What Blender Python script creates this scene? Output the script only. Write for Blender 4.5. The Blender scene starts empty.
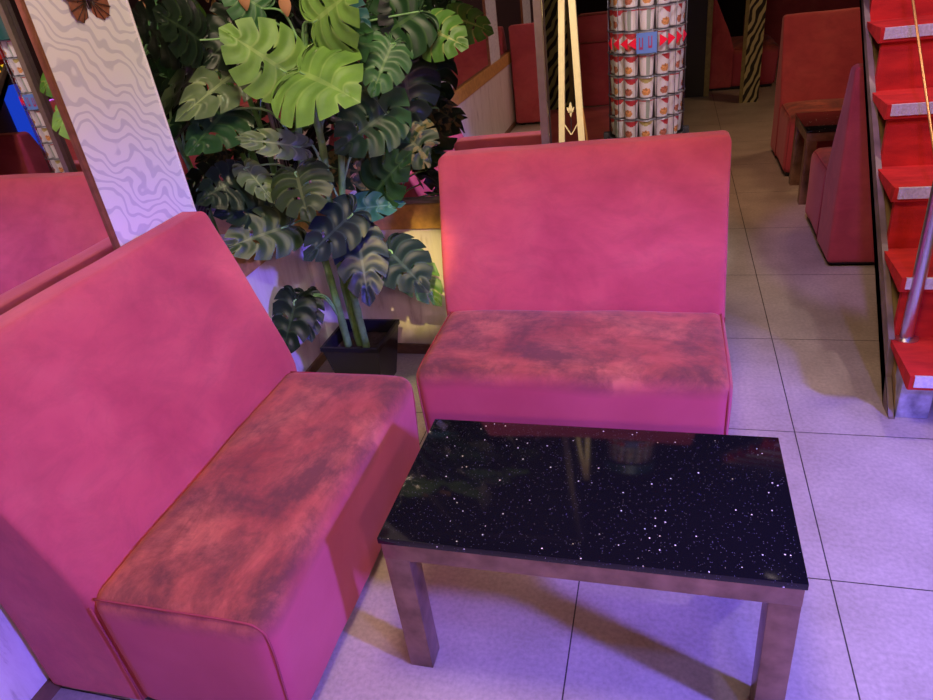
import bpy, bmesh, math, random
from mathutils import Vector, Matrix, noise as mnoise
PI = math.pi
scene = bpy.context.scene
col = scene.collection
random.seed(7)

# ------------------------------------------------------------ object helpers
def link(name, bm, mats, parent=None, smooth=True, autos=None):
    bmesh.ops.recalc_face_normals(bm, faces=bm.faces[:])
    me = bpy.data.meshes.new(name)
    bm.to_mesh(me); bm.free()
    for m in (mats if isinstance(mats, (list, tuple)) else [mats]):
        me.materials.append(m)
    if smooth:
        me.polygons.foreach_set('use_smooth', [True] * len(me.polygons))
        if autos is not None:
            try: me.set_sharp_from_angle(angle=math.radians(autos))
            except Exception: pass
    me.update()
    o = bpy.data.objects.new(name, me)
    col.objects.link(o)
    if parent is not None: o.parent = parent
    return o

def tag(o, label=None, cat=None, group=None, kind=None):
    if label: o['label'] = label
    if cat: o['category'] = cat
    if group: o['group'] = group
    if kind: o['kind'] = kind
    return o

def thing(name, label, cat, loc=(0, 0, 0), rz=0, group=None):
    o = bpy.data.objects.new(name, None)
    o.empty_display_size = .1
    col.objects.link(o)
    o.location = loc; o.rotation_euler = (0, 0, rz)
    return tag(o, label, cat, group)

def struct(name, bm, m, smooth=False):
    o = link(name, bm, m, None, smooth)
    o['kind'] = 'structure'
    return o

def dup(root, loc=None, rz=None, label=None, group=None):
    r = root.copy(); col.objects.link(r)
    if loc is not None: r.location = loc
    if rz is not None: r.rotation_euler = (0, 0, rz)
    if label: r['label'] = label
    if group: r['group'] = group
    for ch in list(root.children):
        c = ch.copy(); col.objects.link(c); c.parent = r
        for g in list(ch.children):
            d = g.copy(); col.objects.link(d); d.parent = c
    return r

def BM(): return bmesh.new()

def box(bm, x0, x1, y0, y1, z0, z1, mi=0, bev=0):
    vs = [bm.verts.new((x, y, z)) for x in (x0, x1) for y in (y0, y1) for z in (z0, z1)]
    fs = [bm.faces.new([vs[i] for i in q]) for q in ((0,1,3,2),(4,6,7,5),(0,4,5,1),(2,3,7,6),(0,2,6,4),(1,5,7,3))]
    for f in fs: f.material_index = mi
    if bev:
        bmesh.ops.recalc_face_normals(bm, faces=fs)
        es = list({e for f in fs for e in f.edges})
        bmesh.ops.bevel(bm, geom=es, offset=bev, segments=2, profile=.6, affect='EDGES')
    return bm

def tube(bm, pts, r, seg=10, mi=0, taper=None, caps=True):
    pts = [Vector(p) for p in pts]
    rings = []
    up = None
    for i, p in enumerate(pts):
        d = (pts[min(i+1, len(pts)-1)] - pts[max(i-1, 0)]).normalized()
        if up is None:
            up = Vector((0, 0, 1)) if abs(d.z) < .9 else Vector((1, 0, 0))
        a = d.cross(up).normalized(); b = a.cross(d).normalized(); up = b
        rr = r if taper is None else r * (1 + (taper - 1) * i / (len(pts) - 1))
        if callable(r): rr = r(i / (len(pts) - 1))
        rings.append([bm.verts.new(p + (a * math.cos(t) + b * math.sin(t)) * rr)
                      for t in [2 * PI * k / seg for k in range(seg)]])
    for i in range(len(rings) - 1):
        for k in range(seg):
            f = bm.faces.new((rings[i][k], rings[i][(k+1) % seg], rings[i+1][(k+1) % seg], rings[i+1][k]))
            f.material_index = mi
    if caps:
        for rg in (rings[0], rings[-1]):
            f = bm.faces.new(rg); f.material_index = mi
    return bm

def lathe(bm, prof, seg=32, c=(0, 0, 0), mi=None, close=True):
    rings = []
    for (r, z) in prof:
        if r < 1e-6: rings.append([bm.verts.new((c[0], c[1], c[2] + z))])
        else: rings.append([bm.verts.new((c[0] + r * math.cos(2*PI*k/seg), c[1] + r * math.sin(2*PI*k/seg), c[2] + z)) for k in range(seg)])
    out = []
    for i in range(len(rings) - 1):
        A, B = rings[i], rings[i+1]
        for k in range(seg):
            k2 = (k + 1) % seg
            if len(A) == 1 and len(B) == 1: continue
            if len(A) == 1: f = bm.faces.new((A[0], B[k], B[k2]))
            elif len(B) == 1: f = bm.faces.new((A[k], A[k2], B[0]))
            else: f = bm.faces.new((A[k], A[k2], B[k2], B[k]))
            if mi is not None: f.material_index = mi(i, k) if callable(mi) else mi
            out.append(f)
    return bm

def prism_x(bm, poly_yz, x0, x1, mi=0):
    a = [bm.verts.new((x0, y, z)) for y, z in poly_yz]
    b = [bm.verts.new((x1, y, z)) for y, z in poly_yz]
    n = len(a)
    fs = [bm.faces.new(a), bm.faces.new(b[::-1])]
    for i in range(n): fs.append(bm.faces.new((a[i], b[i], b[(i+1) % n], a[(i+1) % n])))
    for f in fs: f.material_index = mi
    return bm

def soft_block(bm, corners, r, n=(12, 12, 12), puff=0, wrinkle=0, bow=0):
    """rounded upholstered block; corners[i][j][k] for x,y,z in (0,1)"""
    C = [[[Vector(corners[i][j][k]) for k in (0, 1)] for j in (0, 1)] for i in (0, 1)]
    dims = ((C[1][0][0] - C[0][0][0]).length, (C[0][1][0] - C[0][0][0]).length, (C[0][0][1] - C[0][0][0]).length)
    def ticks(L, n):
        e = min(r / L, .49)
        t = [0, e*.15, e*.4, e*.7, e] + [e + (1 - 2*e) * k / n for k in range(1, n)] + [1-e, 1-e*.7, 1-e*.4, 1-e*.15, 1]
        return t
    T = [ticks(dims[a], n[a]) for a in range(3)]
    cache = {}
    def pt(u, v, w):
        key = (round(u, 6), round(v, 6), round(w, 6))
        if key in cache: return cache[key]
        q = [u * dims[0], v * dims[1], w * dims[2]]
        rr = [min(r, d * .49) for d in dims]
        inn = [min(max(q[a], rr[a]), dims[a] - rr[a]) for a in range(3)]
        d = [(q[a] - inn[a]) / rr[a] for a in range(3)]
        L = math.sqrt(sum(x*x for x in d))
        if L > 1e-9: q = [inn[a] + d[a] / L * rr[a] for a in range(3)]
        u2, v2, w2 = q[0]/dims[0], q[1]/dims[1], q[2]/dims[2]
        if puff: w2 += puff / dims[2] * max(0, (w - .5) * 2) * (1 - (2*u-1)**4) * (1 - (2*v-1)**4)
        if bow: v2 -= bow / dims[1] * (1 - v) * (1 - (2*u-1)**4) * math.sin(PI * w)
        P = Vector((0, 0, 0))
        for i in (0, 1):
            for j in (0, 1):
                for k in (0, 1):
                    P += C[i][j][k] * ((u2 if i else 1-u2) * (v2 if j else 1-v2) * (w2 if k else 1-w2))
        if wrinkle:
            nn = mnoise.noise(P * 5 + Vector((3, 1, 7))) + .4 * mnoise.noise(P * 13)
            P += Vector((d[0] if L > 1e-9 else 0, (v - .5) * 2, (w - .5) * 2)).normalized() * nn * wrinkle
        vv = bm.verts.new(P); cache[key] = vv
        return vv
    for ax in range(3):
        b, c = [(1, 2), (0, 2), (0, 1)][ax]
        for side in (0, 1):
            for i in range(len(T[b]) - 1):
                for j in range(len(T[c]) - 1):
                    q = []
                    for (s, t) in ((T[b][i], T[c][j]), (T[b][i+1], T[c][j]), (T[b][i+1], T[c][j+1]), (T[b][i], T[c][j+1])):
                        a = [0, 0, 0]; a[ax] = side; a[b] = s; a[c] = t
                        q.append(pt(*a))
                    if len(set(q)) == 4: bm.faces.new(q)
    return bm

# ------------------------------------------------------------ materials
def new_mat(name):
    m = bpy.data.materials.new(name); m.use_nodes = True
    nt = m.node_tree
    b = nt.nodes['Principled BSDF']
    return m, nt, b
def N(nt, t, **kw):
    n = nt.nodes.new(t)
    for k, v in kw.items():
        if k.startswith('i_'):
            key = k[2:]
            key = int(key) if key.isdigit() else key.replace('_', ' ')
            n.inputs[key].default_value = v
        else: setattr(n, k, v)
    return n
def ramp(nt, stops, interp='LINEAR'):
    r = N(nt, 'ShaderNodeValToRGB'); r.color_ramp.interpolation = interp
    el = r.color_ramp.elements
    while len(el) < len(stops): el.new(.5)
    for e, (p, c) in zip(el, stops):
        e.position = p; e.color = (c[0], c[1], c[2], 1)
    return r
def plain(name, c, rough=.5, metal=0, bump=0, bscale=60, var=0, **kw):
    m, nt, b = new_mat(name)
    b.inputs['Base Color'].default_value = (*c, 1); b.inputs['Roughness'].default_value = rough
    b.inputs['Metallic'].default_value = metal
    for k, v in kw.items(): b.inputs[k.replace('_', ' ')].default_value = v
    tc = N(nt, 'ShaderNodeTexCoord')
    nz = N(nt, 'ShaderNodeTexNoise'); nz.inputs['Scale'].default_value = bscale; nz.inputs['Detail'].default_value = 4
    nt.links.new(tc.outputs['Object'], nz.inputs['Vector'])
    if bump:
        bp = N(nt, 'ShaderNodeBump'); bp.inputs['Strength'].default_value = bump; bp.inputs['Distance'].default_value = .004
        nt.links.new(nz.outputs['Fac'], bp.inputs['Height']); nt.links.new(bp.outputs[0], b.inputs['Normal'])
    if var:
        r = ramp(nt, [(.3, [x * (1 - var) for x in c]), (.7, [min(1, x * (1 + var)) for x in c])])
        nt.links.new(nz.outputs['Fac'], r.inputs[0]); nt.links.new(r.outputs[0], b.inputs['Base Color'])
    return m

def suede(name, base, dark, light, stain=.5, soil=0):
    m, nt, b = new_mat(name); L = nt.links.new
    tc = N(nt, 'ShaderNodeTexCoord')
    n1 = N(nt, 'ShaderNodeTexNoise'); n1.inputs['Scale'].default_value = 3.5; n1.inputs['Detail'].default_value = 5; n1.inputs['Distortion'].default_value = .6
    L(tc.outputs['Object'], n1.inputs['Vector'])
    r1 = ramp(nt, [(.32, dark), (.5, base), (.72, light)])
    L(n1.outputs['Fac'], r1.inputs[0])
    # brushed nap: stretched fine noise
    mp = N(nt, 'ShaderNodeMapping'); mp.inputs['Scale'].default_value = (6, 14, 10); mp.inputs['Rotation'].default_value = (0, 0, .7)
    L(tc.outputs['Object'], mp.inputs['Vector'])
    n2 = N(nt, 'ShaderNodeTexNoise'); n2.inputs['Scale'].default_value = 1.4; n2.inputs['Detail'].default_value = 9; n2.inputs['Roughness'].default_value = .72; n2.inputs['Distortion'].default_value = .6
    L(mp.outputs[0], n2.inputs['Vector'])
    mix = N(nt, 'ShaderNodeMix', data_type='RGBA', blend_type='MIX')
    r2 = ramp(nt, [(.42, (0, 0, 0)), (.68, (stain, stain, stain))])
    L(n2.outputs['Fac'], r2.inputs[0]); L(r2.outputs[0], mix.inputs[0])
    L(r1.outputs[0], mix.inputs[6]); mix.inputs[7].default_value = (dark[0]*.5, dark[1]*.65, dark[2]*.6, 1)
    out = mix.outputs[2]
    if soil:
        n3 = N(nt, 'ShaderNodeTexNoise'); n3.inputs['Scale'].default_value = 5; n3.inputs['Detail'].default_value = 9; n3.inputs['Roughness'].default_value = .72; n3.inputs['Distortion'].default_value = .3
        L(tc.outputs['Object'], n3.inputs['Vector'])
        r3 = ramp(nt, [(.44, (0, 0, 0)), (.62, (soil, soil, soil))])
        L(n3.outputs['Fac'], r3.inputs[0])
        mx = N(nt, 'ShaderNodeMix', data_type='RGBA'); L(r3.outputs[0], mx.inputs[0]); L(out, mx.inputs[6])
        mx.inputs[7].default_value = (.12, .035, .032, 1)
        # wear and painted-in warm top light only on the upper face; front plain suede
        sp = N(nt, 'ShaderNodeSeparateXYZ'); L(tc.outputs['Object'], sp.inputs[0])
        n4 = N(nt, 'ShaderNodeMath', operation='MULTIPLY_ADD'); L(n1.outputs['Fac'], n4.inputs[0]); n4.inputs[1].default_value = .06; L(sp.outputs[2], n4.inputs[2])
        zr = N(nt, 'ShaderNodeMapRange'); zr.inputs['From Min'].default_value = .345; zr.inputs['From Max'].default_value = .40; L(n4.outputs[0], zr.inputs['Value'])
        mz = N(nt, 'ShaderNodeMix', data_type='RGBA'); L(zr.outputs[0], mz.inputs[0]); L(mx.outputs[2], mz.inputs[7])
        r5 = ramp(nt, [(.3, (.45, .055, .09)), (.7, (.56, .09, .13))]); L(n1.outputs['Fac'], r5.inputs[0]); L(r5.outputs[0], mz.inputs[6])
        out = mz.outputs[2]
    L(out, b.inputs['Base Color'])
    b.inputs['Roughness'].default_value = .92
    b.inputs['Sheen Weight'].default_value = .25; b.inputs['Sheen Roughness'].default_value = .5
    b.inputs['Sheen Tint'].default_value = (1, .55, .6, 1)
    bp = N(nt, 'ShaderNodeBump'); bp.inputs['Strength'].default_value = .25; bp.inputs['Distance'].default_value = .004
    L(n2.outputs['Fac'], bp.inputs['Height']); L(bp.outputs[0], b.inputs['Normal'])
    return m

def tile_mat():
    m, nt, b = new_mat('beige_porcelain_tile'); L = nt.links.new
    geo = N(nt, 'ShaderNodeNewGeometry')
    mp = N(nt, 'ShaderNodeMapping', vector_type='POINT'); mp.inputs['Location'].default_value = (-.409/.6, -3.12/.6, 0); mp.inputs['Scale'].default_value = (1/.6, 1/.6, 1)
    L(geo.outputs['Position'], mp.inputs['Vector'])
    sx = N(nt, 'ShaderNodeSeparateXYZ'); L(mp.outputs[0], sx.inputs[0])
    ds = []
    for k in (0, 1):
        a = N(nt, 'ShaderNodeMath', operation='PINGPONG'); a.inputs[1].default_value = .5
        L(sx.outputs[k], a.inputs[0]); ds.append(a)
    mn = N(nt, 'ShaderNodeMath', operation='MINIMUM'); L(ds[0].outputs[0], mn.inputs[0]); L(ds[1].outputs[0], mn.inputs[1])
    g = N(nt, 'ShaderNodeMath', operation='LESS_THAN'); g.inputs[1].default_value = .0028; L(mn.outputs[0], g.inputs[0])
    n1 = N(nt, 'ShaderNodeTexNoise'); n1.inputs['Scale'].default_value = 4; n1.inputs['Detail'].default_value = 8; n1.inputs['Roughness'].default_value = .6
    L(geo.outputs['Position'], n1.inputs['Vector'])
    n2 = N(nt, 'ShaderNodeTexNoise'); n2.inputs['Scale'].default_value = 90; n2.inputs['Detail'].default_value = 3
    L(geo.outputs['Position'], n2.inputs['Vector'])
    r = ramp(nt, [(.3, (.40, .35, .30)), (.7, (.56, .50, .44))]); L(n1.outputs['Fac'], r.inputs[0])
    r2 = ramp(nt, [(.3, (.85, .85, .85)), (.7, (1.1, 1.1, 1.1))]); L(n2.outputs['Fac'], r2.inputs[0])
    mu = N(nt, 'ShaderNodeMix', data_type='RGBA', blend_type='MULTIPLY'); mu.inputs[0].default_value = 1
    L(r.outputs[0], mu.inputs[6]); L(r2.outputs[0], mu.inputs[7])
    mx = N(nt, 'ShaderNodeMix', data_type='RGBA'); L(g.outputs[0], mx.inputs[0]); L(mu.outputs[2], mx.inputs[6]); mx.inputs[7].default_value = (.04, .035, .035, 1)
    L(mx.outputs[2], b.inputs['Base Color'])
    b.inputs['Roughness'].default_value = .42
    inv = N(nt, 'ShaderNodeMath', operation='SUBTRACT'); inv.inputs[0].default_value = 1; L(g.outputs[0], inv.inputs[1])
    bp = N(nt, 'ShaderNodeBump'); bp.inputs['Strength'].default_value = .4; bp.inputs['Distance'].default_value = .002
    L(inv.outputs[0], bp.inputs['Height']); L(bp.outputs[0], b.inputs['Normal'])
    return m

def zebra_mat(name, c0, c1, scale, lo, hi, rot=(0, 0, 0), dist=6, rough=.45, sc=(1, 1, 1)):
    m, nt, b = new_mat(name); L = nt.links.new
    geo = N(nt, 'ShaderNodeNewGeometry')
    mp = N(nt, 'ShaderNodeMapping'); mp.inputs['Rotation'].default_value = rot; mp.inputs['Scale'].default_value = sc
    L(geo.outputs['Position'], mp.inputs['Vector'])
    w = N(nt, 'ShaderNodeTexWave', wave_type='BANDS', bands_direction='Z'); w.inputs['Scale'].default_value = scale
    w.inputs['Distortion'].default_value = dist; w.inputs['Detail'].default_value = 1.5; w.inputs['Detail Scale'].default_value = 1.1; w.inputs['Detail Roughness'].default_value = .45
    L(mp.outputs[0], w.inputs['Vector'])
    r = ramp(nt, [(lo, c0), (hi, c1)]); L(w.outputs['Fac'], r.inputs[0])
    L(r.outputs[0], b.inputs['Base Color']); b.inputs['Roughness'].default_value = rough
    return m

def marble_mat():
    m, nt, b = new_mat('cream_marble'); L = nt.links.new
    geo = N(nt, 'ShaderNodeNewGeometry')
    mp = N(nt, 'ShaderNodeMapping'); mp.inputs['Scale'].default_value = (6, 6, 1.3)
    L(geo.outputs['Position'], mp.inputs['Vector'])
    n = N(nt, 'ShaderNodeTexNoise'); n.inputs['Scale'].default_value = 3; n.inputs['Detail'].default_value = 9; n.inputs['Roughness'].default_value = .65; n.inputs['Distortion'].default_value = .5
    L(mp.outputs[0], n.inputs['Vector'])
    r = ramp(nt, [(.3, (.40, .36, .32)), (.42, (.66, .63, .58)), (.7, (.80, .78, .73))]); L(n.outputs['Fac'], r.inputs[0])
    L(r.outputs[0], b.inputs['Base Color']); b.inputs['Roughness'].default_value = .3
    return m

def granite_mat():
    m, nt, b = new_mat('black_sparkle_quartz'); L = nt.links.new
    geo = N(nt, 'ShaderNodeNewGeometry')
    def flecks(scale, size, keep, seedv):
        v = N(nt, 'ShaderNodeTexVoronoi', feature='F1'); v.inputs['Scale'].default_value = scale
        mp = N(nt, 'ShaderNodeMapping'); mp.inputs['Location'].default_value = (seedv, seedv * 2, 0)
        L(geo.outputs['Position'], mp.inputs[0]); L(mp.outputs[0], v.inputs['Vector'])
        lt = N(nt, 'ShaderNodeMath', operation='LESS_THAN'); lt.inputs[1].default_value = size; L(v.outputs['Distance'], lt.inputs[0])
        sep = N(nt, 'ShaderNodeSeparateColor'); L(v.outputs['Color'], sep.inputs[0])
        g = N(nt, 'ShaderNodeMath', operation='GREATER_THAN'); g.inputs[1].default_value = keep; L(sep.outputs[0], g.inputs[0])
        mu = N(nt, 'ShaderNodeMath', operation='MULTIPLY'); L(lt.outputs[0], mu.inputs[0]); L(g.outputs[0], mu.inputs[1])
        return mu, v
    a, va = flecks(105, .17, .93, 1.3); c, vc = flecks(300, .28, .86, 4.1)
    mx1 = N(nt, 'ShaderNodeMix', data_type='RGBA'); L(c.outputs[0], mx1.inputs[0])
    mx1.inputs[6].default_value = (.006, .006, .009, 1); mx1.inputs[7].default_value = (.10, .10, .13, 1)
    mx = N(nt, 'ShaderNodeMix', data_type='RGBA'); L(a.outputs[0], mx.inputs[0]); L(mx1.outputs[2], mx.inputs[6])
    mx.inputs[7].default_value = (.95, .95, .85, 1)
    L(mx.outputs[2], b.inputs['Base Color'])
    b.inputs['Roughness'].default_value = .07; b.inputs['Specular IOR Level'].default_value = .45
    return m

def leaf_mat(name, c, vein, rough=.35, varieg=0):
    m, nt, b = new_mat(name); L = nt.links.new
    uv = N(nt, 'ShaderNodeUVMap')
    s = N(nt, 'ShaderNodeSeparateXYZ'); L(uv.outputs[0], s.inputs[0])
    fr = N(nt, 'ShaderNodeMath', operation='PINGPONG'); fr.inputs[1].default_value = .5; L(s.outputs[0], fr.inputs[0])
    r = ramp(nt, [(.0, c), (.40, c), (.49, vein)])
    L(fr.outputs[0], r.inputs[0])
    mid = N(nt, 'ShaderNodeMath', operation='LESS_THAN'); mid.inputs[1].default_value = .05; L(s.outputs[1], mid.inputs[0])
    mx = N(nt, 'ShaderNodeMix', data_type='RGBA'); L(mid.outputs[0], mx.inputs[0]); L(r.outputs[0], mx.inputs[6]); mx.inputs[7].default_value = (*vein, 1)
    tc = N(nt, 'ShaderNodeTexCoord')
    n = N(nt, 'ShaderNodeTexNoise'); n.inputs['Scale'].default_value = 14; n.inputs['Detail'].default_value = 4
    L(tc.outputs['Object'], n.inputs['Vector'])
    r2 = ramp(nt, [(.3, (.65, .7, .7)), (.7, (1.2, 1.15, 1.05))]); L(n.outputs['Fac'], r2.inputs[0])
    mu = N(nt, 'ShaderNodeMix', data_type='RGBA', blend_type='MULTIPLY'); mu.inputs[0].default_value = 1
    L(mx.outputs[2], mu.inputs[6]); L(r2.outputs[0], mu.inputs[7])
    out = mu.outputs[2]
    if varieg:
        r3 = ramp(nt, [(.50, (0, 0, 0)), (.56, (1, 1, 1))], 'LINEAR')
        n3 = N(nt, 'ShaderNodeTexNoise'); n3.inputs['Scale'].default_value = 38; n3.inputs['Detail'].default_value = 2
        L(tc.outputs['Object'], n3.inputs['Vector']); L(n3.outputs['Fac'], r3.inputs[0])
        m4 = N(nt, 'ShaderNodeMix', data_type='RGBA'); L(r3.outputs[0], m4.inputs[0]); L(out, m4.inputs[6]); m4.inputs[7].default_value = (.13, .11, .03, 1)
        out = m4.outputs[2]
    L(out, b.inputs['Base Color']); b.inputs['Roughness'].default_value = rough + .08
    b.inputs['Specular IOR Level'].default_value = .3
    return m

def carpet_mat():
    m, nt, b = new_mat('red_stair_carpet'); L = nt.links.new
    geo = N(nt, 'ShaderNodeNewGeometry')
    n = N(nt, 'ShaderNodeTexNoise'); n.inputs['Scale'].default_value = 9; n.inputs['Detail'].default_value = 6
    mp = N(nt, 'ShaderNodeMapping'); mp.inputs['Scale'].default_value = (1, 3, 3); L(geo.outputs['Position'], mp.inputs[0]); L(mp.outputs[0], n.inputs['Vector'])
    r = ramp(nt, [(.3, (.42, .008, .006)), (.7, (.68, .022, .014))]); L(n.outputs['Fac'], r.inputs[0])
    L(r.outputs[0], b.inputs['Base Color']); b.inputs['Roughness'].default_value = .85
    n2 = N(nt, 'ShaderNodeTexNoise'); n2.inputs['Scale'].default_value = 400; L(geo.outputs['Position'], n2.inputs['Vector'])
    bp = N(nt, 'ShaderNodeBump'); bp.inputs['Strength'].default_value = .4; bp.inputs['Distance'].default_value = .003
    L(n2.outputs['Fac'], bp.inputs['Height']); L(bp.outputs[0], b.inputs['Normal'])
    return m

def acrylic_mat():
    m, nt, b = new_mat('clear_acrylic'); L = nt.links.new
    out = nt.nodes['Material Output']
    tr = N(nt, 'ShaderNodeBsdfTransparent'); gl = N(nt, 'ShaderNodeBsdfGlossy'); gl.inputs['Roughness'].default_value = .08
    lw = N(nt, 'ShaderNodeLayerWeight'); lw.inputs['Blend'].default_value = .25
    mx = N(nt, 'ShaderNodeMixShader')
    mt = N(nt, 'ShaderNodeMath', operation='MULTIPLY'); mt.inputs[1].default_value = .55; L(lw.outputs['Fresnel'], mt.inputs[0])
    L(mt.outputs[0], mx.inputs[0]); L(tr.outputs[0], mx.inputs[1]); L(gl.outputs[0], mx.inputs[2]); L(mx.outputs[0], out.inputs[0])
    return m

M = {}
M['suede'] = suede('coral_suede', (.54, .084, .100), (.42, .052, .075), (.60, .125, .125), .3)
M['seat'] = suede('coral_suede_worn_warm_lit', (.49, .115, .075), (.36, .060, .045), (.60, .20, .12), .7, .9)
M['welt'] = plain('suede_piping', (.36, .055, .075), .9)
M['foot'] = plain('black_plastic_foot', (.015, .015, .018), .5)
M['tile'] = tile_mat()
M['zeb_white'] = zebra_mat('pale_zebra_wallpaper', (.56, .58, .63), (.74, .76, .76), 9.5, .14, .34, (.6, 0, 0), 16, .4)
M['zeb_green'] = zebra_mat('green_black_zebra_panel', (.012, .014, .008), (.34, .36, .13), 9, .40, .52, (1.1, 0.6, 0), 5, .4)
M['zeb_gold'] = zebra_mat('cream_black_zebra_panel', (.02, .02, .01), (.60, .56, .28), 7, .40, .50, (.9, 1.0, 0), 5, .4)
M['marble'] = marble_mat()
M['gold_wood'] = plain('golden_wood_ledge', (.50, .29, .08), .35, 0, .1, 30, .25)
M['dark_wood'] = plain('brown_skirting_wood', (.16, .085, .045), .5, 0, .1, 30, .25)
M['brown_frame'] = plain('copper_brown_frame', (.28, .12, .06), .4, .5, 0, 40, .2)
M['grey_frame'] = plain('grey_frame', (.22, .18, .17), .4, .3, 0, 40, .1)
M['mirror'] = plain('mirror_glass', (.80, .82, .80), .01, 1)
M['white_bead'] = plain('white_edge_bead', (.8, .8, .82), .4)
M['granite'] = granite_mat()
M['steel'] = plain('tarnished_steel', (.30, .19, .145), .3, .8, .12, 18, .4)
M['steel_clean'] = plain('brushed_steel_pole', (.65, .65, .70), .28, 1, .03, 80, .06)
M['scuffed'] = plain('scuffed_pale_steel', (.45, .48, .56), .45, .5, .3, 25, .45)
M['nosing'] = plain('ribbed_aluminium_nosing', (.78, .78, .84), .35, .35, .5, 120, .15)
M['carpet'] = carpet_mat()
M['stringer'] = plain('bronze_stringer', (.22, .17, .14), .5, .1, .1, 14, .35)
M['stringer_in'] = plain('yellowed_stringer_edge', (.30, .22, .08), .5, .2, .1, 14, .3)
M['pale_gold'] = plain('pale_gold_metal', (.95, .82, .42), .4, .1, 0, 60, .05)
M['brass_wire'] = plain('orange_brass_wire', (.72, .38, .12), .35, .7)
M['black'] = plain('matt_black', (.012, .012, .014), .6)
M['dark_panel'] = plain('near_black_green_panel', (.008, .012, .012), .3)
M['pot'] = plain('glossy_black_pot', (.015, .015, .02), .25)
M['soil'] = plain('dark_soil', (.05, .035, .025), .95, 0, .8, 90, .5)
M['cane'] = plain('green_cane', (.16, .36, .09), .45, 0, .2, 30, .35)
M['stalk'] = plain('pale_green_stalk', (.18, .38, .14), .4, 0, 0, 30, .25)
M['acrylic'] = acrylic_mat()
M['wire'] = plain('thin_grey_wire', (.10, .10, .12), .4, .6)
M['cup_white'] = plain('white_paper_cup', (.82, .80, .80), .4)
M['cup_red'] = plain('red_swoosh_print', (.62, .06, .07), .4)
M['cup_gold'] = plain('olive_gold_print', (.50, .45, .16), .4)
M['cup_food'] = plain('orange_noodle_print', (.70, .30, .10), .4, 0, 0, 160, .6)
M['cup_foodg'] = plain('brown_broth_print', (.45, .16, .09), .4, 0, 0, 160, .6)
M['cup_lid'] = plain('silver_foil_lid', (.6, .6, .62), .3, .6)
M['cup_green'] = plain('grey_green_print', (.35, .42, .35), .4)
M['arrow'] = plain('red_arrow_vinyl', (.75, .01, .04), .35)
M['blue_label'] = plain('blue_label', (.10, .19, .48), .35)
M['maroon_print'] = plain('maroon_letter', (.30, .03, .10), .35)
M['ceiling'] = plain('dark_ceiling_paint', (.035, .03, .03), .8)
M['dark_wall'] = plain('dark_maroon_wall', (.05, .02, .025), .7)
M['wing'] = plain('brown_wing', (.22, .075, .035), .5, 0, 0, 60, .4)
M['wing_vein'] = plain('dark_wing_vein', (.03, .015, .01), .5)
M['teal'] = plain('dark_teal_cap', (.01, .07, .06), .4)
M['cobalt'] = plain('cobalt_blue_panel', (.01, .04, .45), .4)
LC = {'lime': ((.13, .27, .05), (.20, .34, .09)), 'mid': ((.035, .12, .04), (.09, .20, .07)), 'bright': ((.07, .19, .03), (.22, .30, .08)),
      'pale': ((.09, .14, .06), (.19, .26, .12)), 'blue': ((.02, .09, .10), (.07, .17, .17)), 'deep': ((.013, .052, .016), (.04, .10, .03)),
      'dark': ((.006, .017, .008), (.022, .045, .02)), 'bluedark': ((.008, .020, .026), (.03, .055, .06)), 'olive': ((.022, .043, .014), (.07, .10, .035)),
      'varieg': ((.012, .035, .012), (.07, .09, .03))}
for k, (a, b_) in LC.items(): M['leaf_' + k] = leaf_mat(k + '_leaf', a, b_, .34 if k != 'lime' else .4, 1 if k == 'varieg' else 0)
def LIGHTS():
    # warm white ceiling lamp over the seating, pink and violet party spots, amber spot aimed at the corner, added fill spots
    area('ceiling_lamp', (-.2, 1.0, 2.7), (-.3, 1.3, 0), 32, (1, .68, .46), .5, .5)
    spot('pink_spot', (.9, -.9, 1.9), (-.7, 1.8, .8), 80, (1, .46, .62), 50, .6)
    spot('violet_spot', (2.3, .1, 1.7), (.0, 1.0, 0), 760, (.18, .13, 1), 58, .5, .10)
    spot('blue_fill_spot', (.7, .1, 2.6), (.3, 1.2, 0), 80, (.22, .20, 1), 62, .6, .08)  # added fill lamp, turns the table shadow on the floor lilac
    spot('white_blue_spot', (.2, .9, 2.6), (-1.4, 1.9, 1.1), 16, (.75, 1, .85), 50, .5)
    spot('amber_spot', (-.12, .05, 2.05), (-.96, 2.34, .36), 400, (1, .74, .24), 9, .8, .02)  # lamp position made up: beside the camera, to light the visible dado
    spot('cool_wall_fill_spot', (.1, .1, 2.2), (-1.4, 2.05, .38), 95, (.95, .88, 1), 10, .7, .02)  # added beside the camera to light the visible left dado
    spot('plant_spot', (-.6, .9, 2.6), (-1.0, 2.0, 1.1), 40, (1, .96, .58), 36, .6, .05)
    spot('stair_spot', (1.1, 2.3, 2.7), (1.1, 2.5, .6), 50, (1, .78, .75), 80, .4)
    spot('stringer_fill_spot', (-.35, 2.9, 2.0), (.7, 2.7, .6), 30, (.85, .62, .58), 36, .7)  # added lamp, only there to brighten the outer stringer face
    spot('stand_fill_spot', (-.1, 1.2, 2.6), (-.34, 2.6, 1.05), 50, (1, .86, .36), 12, .5)  # added narrow lamp that makes the gold stand brighter and yellower
    spot('rear_violet_spot', (.25, 1.6, 2.6), (1.0, 3.2, .3), 80, (.5, .20, 1), 26, .4)
    area('far_lamp', (1.7, 5.8, 2.7), (.9, 4.4, 0), 18, (1, .56, .28), .6, .6)
    spot('booth_spot', (.2, 3.2, 2.6), (.8, 4.6, .3), 60, (1, .48, .28), 46, .6)
    area('rear_lamp', (.8, -2.2, 2.7), (.8, -2.2, 0), 34, (1, .62, .55), .6, .6)
    spot('column_spot', (.3, 1.5, 2.6), (-.08, 2.7, 1.0), 115, (.95, .90, 1), 24, .4, .03)
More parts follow.
